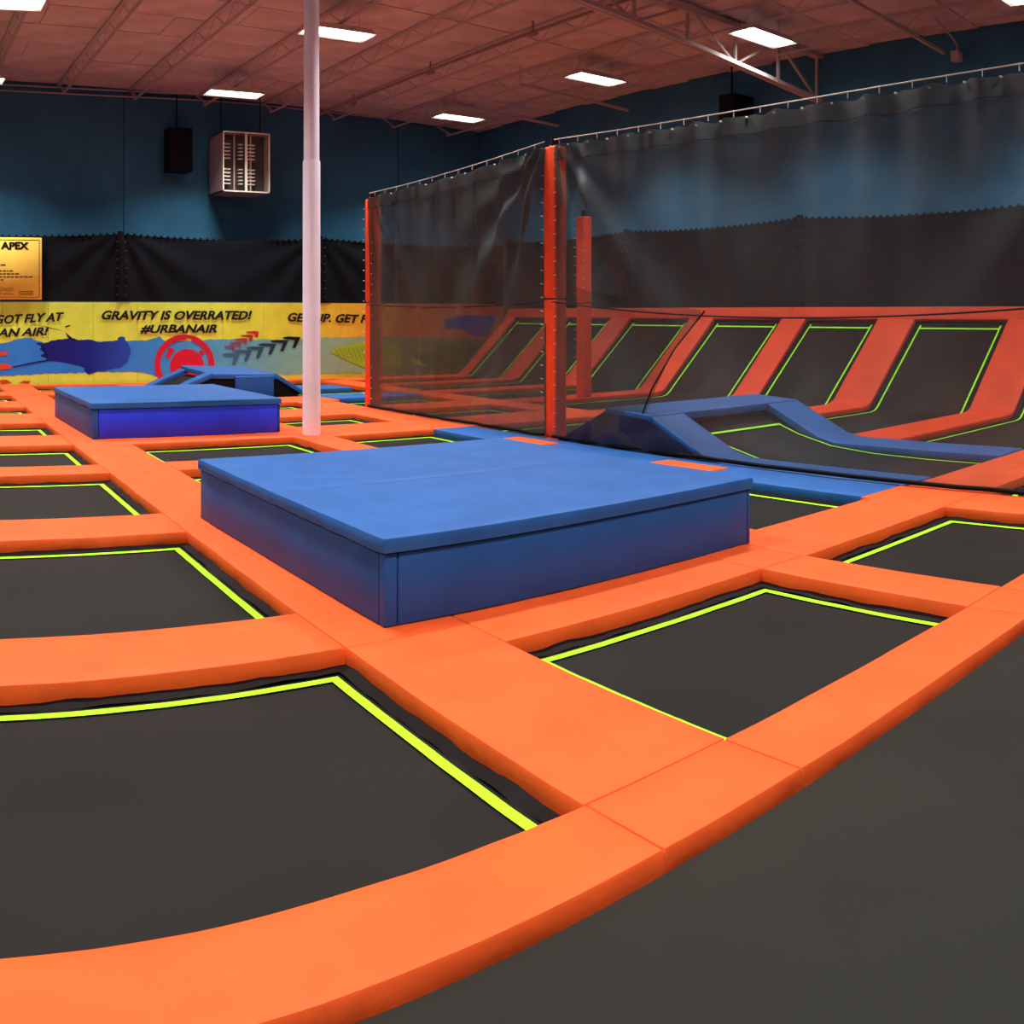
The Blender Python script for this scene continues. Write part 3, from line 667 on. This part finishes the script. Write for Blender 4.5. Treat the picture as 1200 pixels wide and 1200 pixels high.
# ---------------------------------------------------------------- black nets on the walls
def wall_net(p, q, zb, zt, label, depth, group='black wall nets', posts=(), n=70):
    t = empty('wall_net', ((p[0]+q[0])/2, (p[1]+q[1])/2, zb), label, 'net', group)
    P, Q = Vector((p[0], p[1], 0)), Vector((q[0], q[1], 0)); d = (Q-P).normalized(); nr = Vector((d.y, -d.x, 0))
    vs, fs = [], []; nz = 14; ln = (Q-P).length
    for i in range(n+1):
        s = i/n; base = P.lerp(Q, s); tp = zt-0.09*4*s*(1-s)
        for j in range(nz+1):
            u = j/nz; z = zb+(tp-zb)*u
            a1 = math.atan2(s*ln, (zt+0.1-z)+0.05); a2 = math.atan2((1-s)*ln, (zt+0.1-z)+0.05)
            o_ = depth*(math.sin(a1*14)*math.exp(-s*ln*0.5)+math.sin(a2*14)*math.exp(-(1-s)*ln*0.5))*0.5+depth*0.5*noise.noise(Vector((s*ln*1.2, z*0.8, 2)))
            v = base+nr*o_; vs.append((v.x, v.y, z))
    for i in range(n):
        for j in range(nz): fs.append((i*(nz+1)+j, (i+1)*(nz+1)+j, (i+1)*(nz+1)+j+1, i*(nz+1)+j+1))
    mesh('net_sheet', vs, fs, M['net_wall'], t, True)
    b = MB(); k = 0
    while k*0.16 < ln:
        c = P+d*(k*0.16); tt = k*0.16/ln; z = zt-0.09*4*tt*(1-tt); b.box((c.x-0.02, c.y-0.02, z-0.01), (c.x+0.03, c.y+0.02, z+0.035)); k += 1
    o = b.build('net_clips', M['black'], t); o['kind'] = 'stuff'
    b = MB(); b.bar((P.x, P.y, zb), (P.x, P.y, zt+0.06), 0.075, 10); b.build('net_post', M['black'], t)
    b = MB(); z = zb+0.15
    while z < zt-0.1:
        for s in (-0.1, 0.1):
            c = P+d*s+nr*0.075; b.box((c.x-0.012, c.y-0.012, z), (c.x+0.012, c.y+0.012, z+0.014))
        z += 0.2
    o = b.build('net_ties', M['tie_dim'], t); o['kind'] = 'stuff'
YN = 21.8
wall_net((0.4, YN), (5.36, YN), Z0+1.86, Z0+3.40, 'black wall net behind the amber sign', 0.06)
wall_net((5.36, YN), (10.36, YN), Z0+1.86, Z0+3.40, 'black wall net above the mural, behind the white pillar', 0.06)
wall_net((10.36, YN), (15.9, YN), Z0+1.84, Z0+3.42, 'black wall net right of the far left orange post', 0.06)
wall_net((-4.6, YN), (0.4, YN), Z0+1.86, Z0+3.40, 'black wall net left of the view over the mural', 0.06)
wall_net((16.0, 21.7), (16.0, 17.0), Z0+1.70, Z0+3.52, 'black wall net on the right wall in the far corner', 0.06)
wall_net((16.0, 17.0), (16.0, 11.9), Z0+1.70, Z0+3.52, 'black wall net on the right wall above the inner post', 0.06)
wall_net((16.0, 11.9), (16.0, 6.8), Z0+1.70, Z0+3.52, 'black wall net on the right wall above the hump', 0.06)
wall_net((16.0, 6.8), (16.0, 1.8), Z0+1.70, Z0+3.52, 'black wall net on the right wall at the right edge', 0.10)

# ---------------------------------------------------------------- mural
YM = 21.78
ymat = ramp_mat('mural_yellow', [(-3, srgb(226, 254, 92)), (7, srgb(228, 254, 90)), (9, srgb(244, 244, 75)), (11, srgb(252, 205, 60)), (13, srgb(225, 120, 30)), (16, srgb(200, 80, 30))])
mural = empty('mural', (6, YM, Z0), 'yellow printed mural with slogans and blue paint splashes along the back wall', 'mural')
x = -4.6; k = 0
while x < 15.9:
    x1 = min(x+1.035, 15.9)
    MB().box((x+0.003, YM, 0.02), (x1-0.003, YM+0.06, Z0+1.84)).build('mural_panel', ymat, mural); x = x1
MB().box((-4.6, YM+0.05, 0.02), (15.9, YM+0.08, Z0+1.84)).build('mural_backing', M['ink_soft'], mural)
layer = [0]
def art(name, pts, m, lay):
    """flat printed shape given by points measured on the wall; thin, in front of the panels"""
    y = YM-0.004-0.003*lay
    P = [onwall(px, py, YM) for px, py in pts]
    bm = bmesh.new(); vs = [bm.verts.new((X-6, y-YM, Z-Z0)) for X, Z in P]
    f = bm.faces.new(vs); bmesh.ops.triangulate(bm, faces=[f])
    r = bmesh.ops.recalc_face_normals(bm, faces=bm.faces)
    me = bpy.data.meshes.new(name); bm.to_mesh(me); bm.free()
    return link(name, me, m, mural)
def jag(pts, amp=1.0, step=2.5, seed=1, closed=True):
    rnd = random.Random(seed); out = []
    n = len(pts)
    for i in range(n if closed else n-1):
        a, b_ = pts[i], pts[(i+1) % n]; L_ = math.hypot(b_[0]-a[0], b_[1]-a[1]); m_ = max(1, int(L_/step))
        nx, ny = -(b_[1]-a[1])/(L_+1e-6), (b_[0]-a[0])/(L_+1e-6)
        for k in range(m_):
            t = k/m_; o = rnd.uniform(-amp, amp)*(k > 0)
            out.append((a[0]+(b_[0]-a[0])*t+nx*o, a[1]+(b_[1]-a[1])*t+ny*o))
    return out
bandm = ramp_mat('mural_band', [(2.4, srgb(50, 140, 240)), (5.0, srgb(50, 140, 245)), (6.4, srgb(60, 155, 235)), (8.0, srgb(95, 180, 215)), (9.5, srgb(135, 195, 180)), (11.5, srgb(160, 185, 130)), (14, srgb(120, 110, 60))])
art('blue_band', jag([(-60, 404), (0, 403), (22, 397), (36, 396), (52, 402), (100, 401), (130, 400), (172, 399), (186, 394), (196, 401), (250, 398), (330, 398), (372, 396), (430, 394), (520, 396), (590, 400),
                      (590, 440), (500, 438), (430, 437), (340, 439), (300, 440), (252, 440), (215, 442), (196, 444), (182, 441), (172, 438), (158, 436), (120, 436), (60, 438), (0, 441), (-60, 442)], 0.7, 3, 4), bandm, 0)
navy = ramp_mat('mural_navy', [(3.4, srgb(24, 26, 125)), (4.6, srgb(22, 38, 155)), (5.6, srgb(35, 85, 205))])
art('navy_splash', jag([(42, 402), (52, 402), (62, 399), (84, 396), (90, 398), (104, 398), (118, 401), (137, 399), (139, 395), (146, 395), (147, 399), (152, 406), (153, 414), (149, 424), (142, 430), (128, 433), (112, 436),
                        (104, 439), (98, 433), (100, 431), (86, 427), (70, 424), (58, 423), (47, 416), (54, 414), (46, 409), (52, 407)], 0.6, 2.5, 9), navy, 1)
MI = {}
MI['splash_dark'] = mat('mural_dark', srgb(40, 30, 40), 0.5, 0.3)
MI['red'] = mat('mural_red', srgb(205, 28, 60), 0.5, 0.3)
MI['coral'] = mat('mural_coral', srgb(225, 75, 50), 0.5, 0.3)
MI['green'] = mat('mural_green', srgb(165, 195, 40), 0.5, 0.3)
MI['blue'] = mat('mural_blue', srgb(30, 70, 180), 0.5, 0.3)
MI['dkgreen'] = mat('mural_dark_green', srgb(70, 110, 40), 0.5, 0.3)
MI['yell'] = ymat
art('ink_streak', [(15, 429.5), (40, 424), (62, 420), (62, 422), (40, 426), (15, 431)], navy, 2)
art('ink_streak', [(76, 389), (82, 394), (90, 400), (84, 399), (79, 395)], MI['splash_dark'], 2)
art('ink_streak', [(76, 382.5), (82, 380.5), (82, 382), (77, 384)], MI['splash_dark'], 2)
art('ink_streak', [(38, 380), (60, 384), (75, 388), (60, 385)], MI['splash_dark'], 2)
art('ink_streak', [(-10, 428), (6, 426), (14, 429), (12, 432), (2, 433), (-10, 432)], MI['coral'], 2)
art('ink_streak', [(-6, 413), (4, 412), (9, 411), (8, 416), (2, 417), (-6, 418)], MI['coral'], 2)
art('ink_streak', jag([(22, 449), (28, 446), (36, 447), (34, 449.5)], 0.3, 2, 3), MI['coral'], 2)
art('ink_streak', jag([(-6, 446), (8, 445), (14, 449), (2, 449.5)], 0.4, 2, 3), MI['coral'], 2)
def circ(cx, cy, r, a0=0, a1=2*PI, n=40): return [(cx+r*math.cos(a0+(a1-a0)*k/n), cy+r*math.sin(a0+(a1-a0)*k/n)) for k in range(n+1)]
# round red emblem: a ring of segments and the disc inside
for k in range(24):
    a0, a1 = PI*0.72+2*PI*0.80*k/24, PI*0.72+2*PI*0.80*(k+1)/24
    art('emblem_ring', circ(216, 427, 35, a0, a1, 3)+circ(216, 427, 28.5 if k != 12 else 31, a1, a0, 3), MI['red'], 3)
art('emblem_disc', jag(circ(219, 429, 20, 0, 2*PI*0.97, 36), 0.4, 3, 2), MI['red'], 3)
art('emblem_blob', circ(200, 411, 4, 0, 2*PI*0.98, 12), MI['red'], 3); art('emblem_blob', circ(197, 417, 3, 0, 2*PI*0.98, 12), MI['red'], 3)
art('emblem_blob', circ(236, 413, 3, 0, 2*PI*0.98, 12), MI['red'], 3)
def chevron(tx, ty, sc, m, shape):
    art('chevron', [(tx+sc*a, ty+sc*b_) for a, b_ in shape], m, 3)
SR = [(-15, 0), (-4, -0.8), (0, 0), (-1.3, 6.7), (-4, 6.3), (-4.6, 2.6), (-13.5, 1.6)]
SD = [(-23, 0.4), (-16, -0.8), (0, 0), (-6.5, 13.7), (-10.5, 13.7), (-7.2, 3.6), (-21, 2.4)]
for k in range(5):
    f = k/4; chevron(276+6.8*k, 405.5-4.2*k, 0.95+0.02*k, mat('chevron_red', srgb(150+65*f, 70-25*f, 120-85*f), 0.5, 0.3), SR)
for k in range(6):
    f = (k/5)**1.5; chevron(281+14.2*k, 414.5-3.9*k, 0.92, mat('chevron_dark', srgb(62-45*f, 110-98*f, 145-122*f), 0.5, 0.3), SD)
art('green_area', [(386, 412), (400, 406), (430, 400), (470, 404), (470, 430), (430, 432), (410, 424)], MI['green'], 2)
for k in range(9):
    art('green_area', [(392+5*k, 410-0.6*k), (394+5*k, 410-0.6*k), (400+5*k, 418+1.0*k), (398+5*k, 418+1.0*k)], mat('stripe_green', srgb(140, 175, 60), 0.5, 0.3), 3)
art('blue_blob', jag([(520, 374), (545, 370), (583, 370), (575, 380), (570, 395), (552, 392), (538, 384), (524, 384)], 0.8, 3, 5), MI['blue'], 2)
art('green_blob', jag([(478, 420), (500, 414), (512, 404), (530, 402), (545, 395), (560, 402), (566, 415), (556, 428), (530, 432), (500, 432)], 1.5, 3, 6), MI['dkgreen'], 2)
art('lime_blob', jag([(478, 418), (492, 422), (500, 430), (484, 428)], 0.8, 2, 6), MI['green'], 3)
def text(body, px0, py_top, px1, py_bot, m, name='lettering', parent=mural, Y=YM, lay=4, shear=0.28, bold=0.038, rot=0.0, tilt=0.0):
    cu = bpy.data.curves.new('t', 'FONT'); cu.body = body; cu.size = 1.0; cu.shear = shear; cu.offset = bold; cu.extrude = 0.001; cu.resolution_u = 3
    o = bpy.data.objects.new('t', cu); C.objects.link(o); bpy.context.view_layer.update()
    me = bpy.data.meshes.new_from_object(o.evaluated_get(bpy.context.evaluated_depsgraph_get())); bpy.data.objects.remove(o)
    xs_ = [v.co.x for v in me.vertices]; ys_ = [v.co.y for v in me.vertices]
    (Xa, Za), (Xb, Zb) = onwall(px0, py_bot, Y), onwall(px1, py_top, Y)
    _, Zb = onwall(px0, py_top, Y)
    off = parent_loc(parent)
    for v in me.vertices:
        u = (v.co.x-min(xs_))/(max(xs_)-min(xs_)); q = (v.co.y-min(ys_))/(max(ys_)-min(ys_))
        wv = 0.006*math.sin(u*len(body)*2.2)
        X = Xa+(Xb-Xa)*u; Z = Za+(Zb-Za)*q+tilt*u+wv
        yl = Y-0.004-0.003*lay+(v.co.z)
        v.co = Vector((X, yl, Z))-off
    me.materials.clear(); me.name = name
    return link(name, me, m, parent)
text('GRAVITY IS OVERRATED!', 119, 364, 295, 375, M['ink'])
text('#URBANAIR', 164, 380.5, 254, 391.5, M['ink'])
text('GOT FLY AT', -6, 369.5, 75, 380, M['ink'], tilt=0.07)
text('URBAN AIR!', -32, 386, 57, 396, M['ink'], tilt=0.05)
text('GET UP. GET F', 337, 366.5, 431, 377, M['ink'], tilt=-0.05)

# ---------------------------------------------------------------- amber sign on the net
YS = YN-0.11
(xa, za), (xb, zb) = onwall(-52, 351, YS), onwall(49, 278.5, YS)
sg = empty('sign', ((xa+xb)/2, YS, za), 'amber rules sign with dark lettering hanging at the left edge', 'sign')
bevelled('sign_board', (xa, YS, za), (xb, YS+0.02, zb), 0.004, M['sign'], sg, 1)
for xx in (xa+0.1, xb-0.1):
    for zz in (za+0.1, zb-0.1): MB().bar((xx, YS+0.02, zz), (xx, YN+0.02, zz), 0.012, 6).build('hook', M['tie_dim'], sg)
b = MB(); e = 0.05
for (x0, z0, x1, z1) in ((xa+e, zb-e-0.012, xb-e, zb-e), (xa+e, za+e, xb-e, za+e+0.012), (xb-e-0.012, za+e, xb-e, zb-e), (xa+e, za+e, xa+e+0.012, zb-e)): b.box((x0, YS-0.003, z0), (x1, YS, z1))
b.build('border_line', M['ink_soft'], sg)
text('THE APEX', -26, 283, 34, 292, M['ink'], parent=sg, Y=YS, lay=0, shear=0, bold=0.05)
text('ALLOWED', -9, 337, 15.5, 341.5, M['ink_soft'], parent=sg, Y=YS, lay=0, shear=0, bold=0.0)
text('guardian', -10, 342.5, 16, 346.5, M['ink_soft'], parent=sg, Y=YS, lay=0, shear=0, bold=0.0)
b = MB(); rnd = random.Random(3)
for py, x1_ in ((310.5, 7), (317.5, 15), (321, 23), (324.5, 38), (328, 5)):
    px = -40
    while px < x1_:
        w_ = rnd.uniform(2, 5); (p0, q0), (p1, q1) = onwall(px, py+0.8, YS), onwall(min(px+w_, x1_), py-0.8, YS)
        b.box((p0, YS-0.003, q0), (p1, YS, q1)); px += w_+1
for py in (341.5, 343.5, 345.5):
    (p0, q0), (p1, q1) = onwall(22, py+0.4, YS), onwall(39, py-0.4, YS); b.box((p0, YS-0.003, q0), (p1, YS, q1))
o = b.build('small_print', M['ink_soft'], sg); o['kind'] = 'stuff'

# ---------------------------------------------------------------- unit heater and dark boxes on the walls
def heater():
    Yf = 22.45
    (x0, z0), (x1, z1) = onwall(261, 224, Yf), onwall(316, 157, Yf); D = YB-0.12-Yf
    t = empty('unit_heater', ((x0+x1)/2, Yf, z0), 'pinkish white unit heater with open louvres high on the back wall', 'heater')
    b = MB(); e = 0.03
    b.box((x0, Yf, z0), (x0+e, Yf+D, z1)).box((x1-e, Yf, z0), (x1, Yf+D, z1)).box((x0, Yf, z1-e), (x1, Yf+D, z1)).box((x0, Yf, z0), (x1, Yf+D, z0+e)).box((x0, Yf+D-e, z0), (x1, Yf+D, z1))
    b.build('casing', M['heater'], t)
    MB().box((x0+e, Yf+0.3, z0+e), (x1-e, Yf+0.32, z1-e)).build('back_plate', M['heater_in'], t)
    xm = x0+(x1-x0)*0.49
    b = MB(); b.box((x0, Yf-0.02, z0), (x0+0.03, Yf, z1)).box((x1-0.03, Yf-0.02, z0), (x1, Yf, z1)).box((x0, Yf-0.02, z1-0.03), (x1, Yf, z1)).box((x0, Yf-0.02, z0), (x1, Yf, z0+0.03)).box((xm-0.03, Yf-0.03, z0), (xm+0.03, Yf, z1))
    b.build('face_frame', M['vane'], t)
    H_ = z1-z0
    for f in (0.10, 0.16, 0.22, 0.28, 0.34, 0.52, 0.58, 0.64, 0.70, 0.76):
        z = z0+H_*f+0.05
        for u0, u1 in ((0.03, 0.18), (0.36, 0.44), (0.54, 0.70)):
            MB().box((x0+(x1-x0)*u0, Yf+0.05, z), (x0+(x1-x0)*u1, Yf+0.16, z+0.018)).build('louvre', M['vane'], t)
    for u in (0.25, 0.60): MB().box((x0+(x1-x0)*u, Yf+0.06, z0+0.04), (x0+(x1-x0)*u+0.03, Yf+0.1, z1-0.04)).build('louvre_rod', M['heater'], t)
    for xx in (x0+0.1, x1-0.1): MB().bar((xx, Yf+0.4, z1), (xx, Yf+0.4, ceil_z(xx)-0.0), 0.012, 6).build('hanger', M['black'], t)
heater()
def speaker(x0, x1, y0, y1, z0, z1, label, name='loudspeaker'):
    t = empty(name, ((x0+x1)/2, y1, z0), label, 'speaker', 'black loudspeakers')
    bevelled('cabinet', (x0, y0, z0), (x1, y1, z1), 0.03, M['black'], t)
    xc, zc = (x0+x1)/2, z0+(z1-z0)*0.35; r = min(x1-x0, z1-z0)*0.36
    MB().bar((xc, y0-0.02, zc), (xc, y0+0.01, zc), r, 20, r*1.05).build('driver', M['skirt'], t)
    MB().bar((xc, y1-0.1, z1-0.02), (xc, y1-0.1, ceil_z(xc)-0.02), 0.02, 6).build('hanger', M['black'], t); return t
(x0, z0), (x1, z1) = onwall(198, 200, 23.1), onwall(226, 150, 23.1)
speaker(x0, x1, 23.1, 23.55, z0, z1, 'black box standing for a dark shadow on the blue back wall left of the heater')  # cabinet added where the wall only shows a dark shadow patch
speaker(15.6, 16.25, 13.3, 13.75, Z0+5.55, Z0+6.2, 'black loudspeaker high on the right wall above the net')
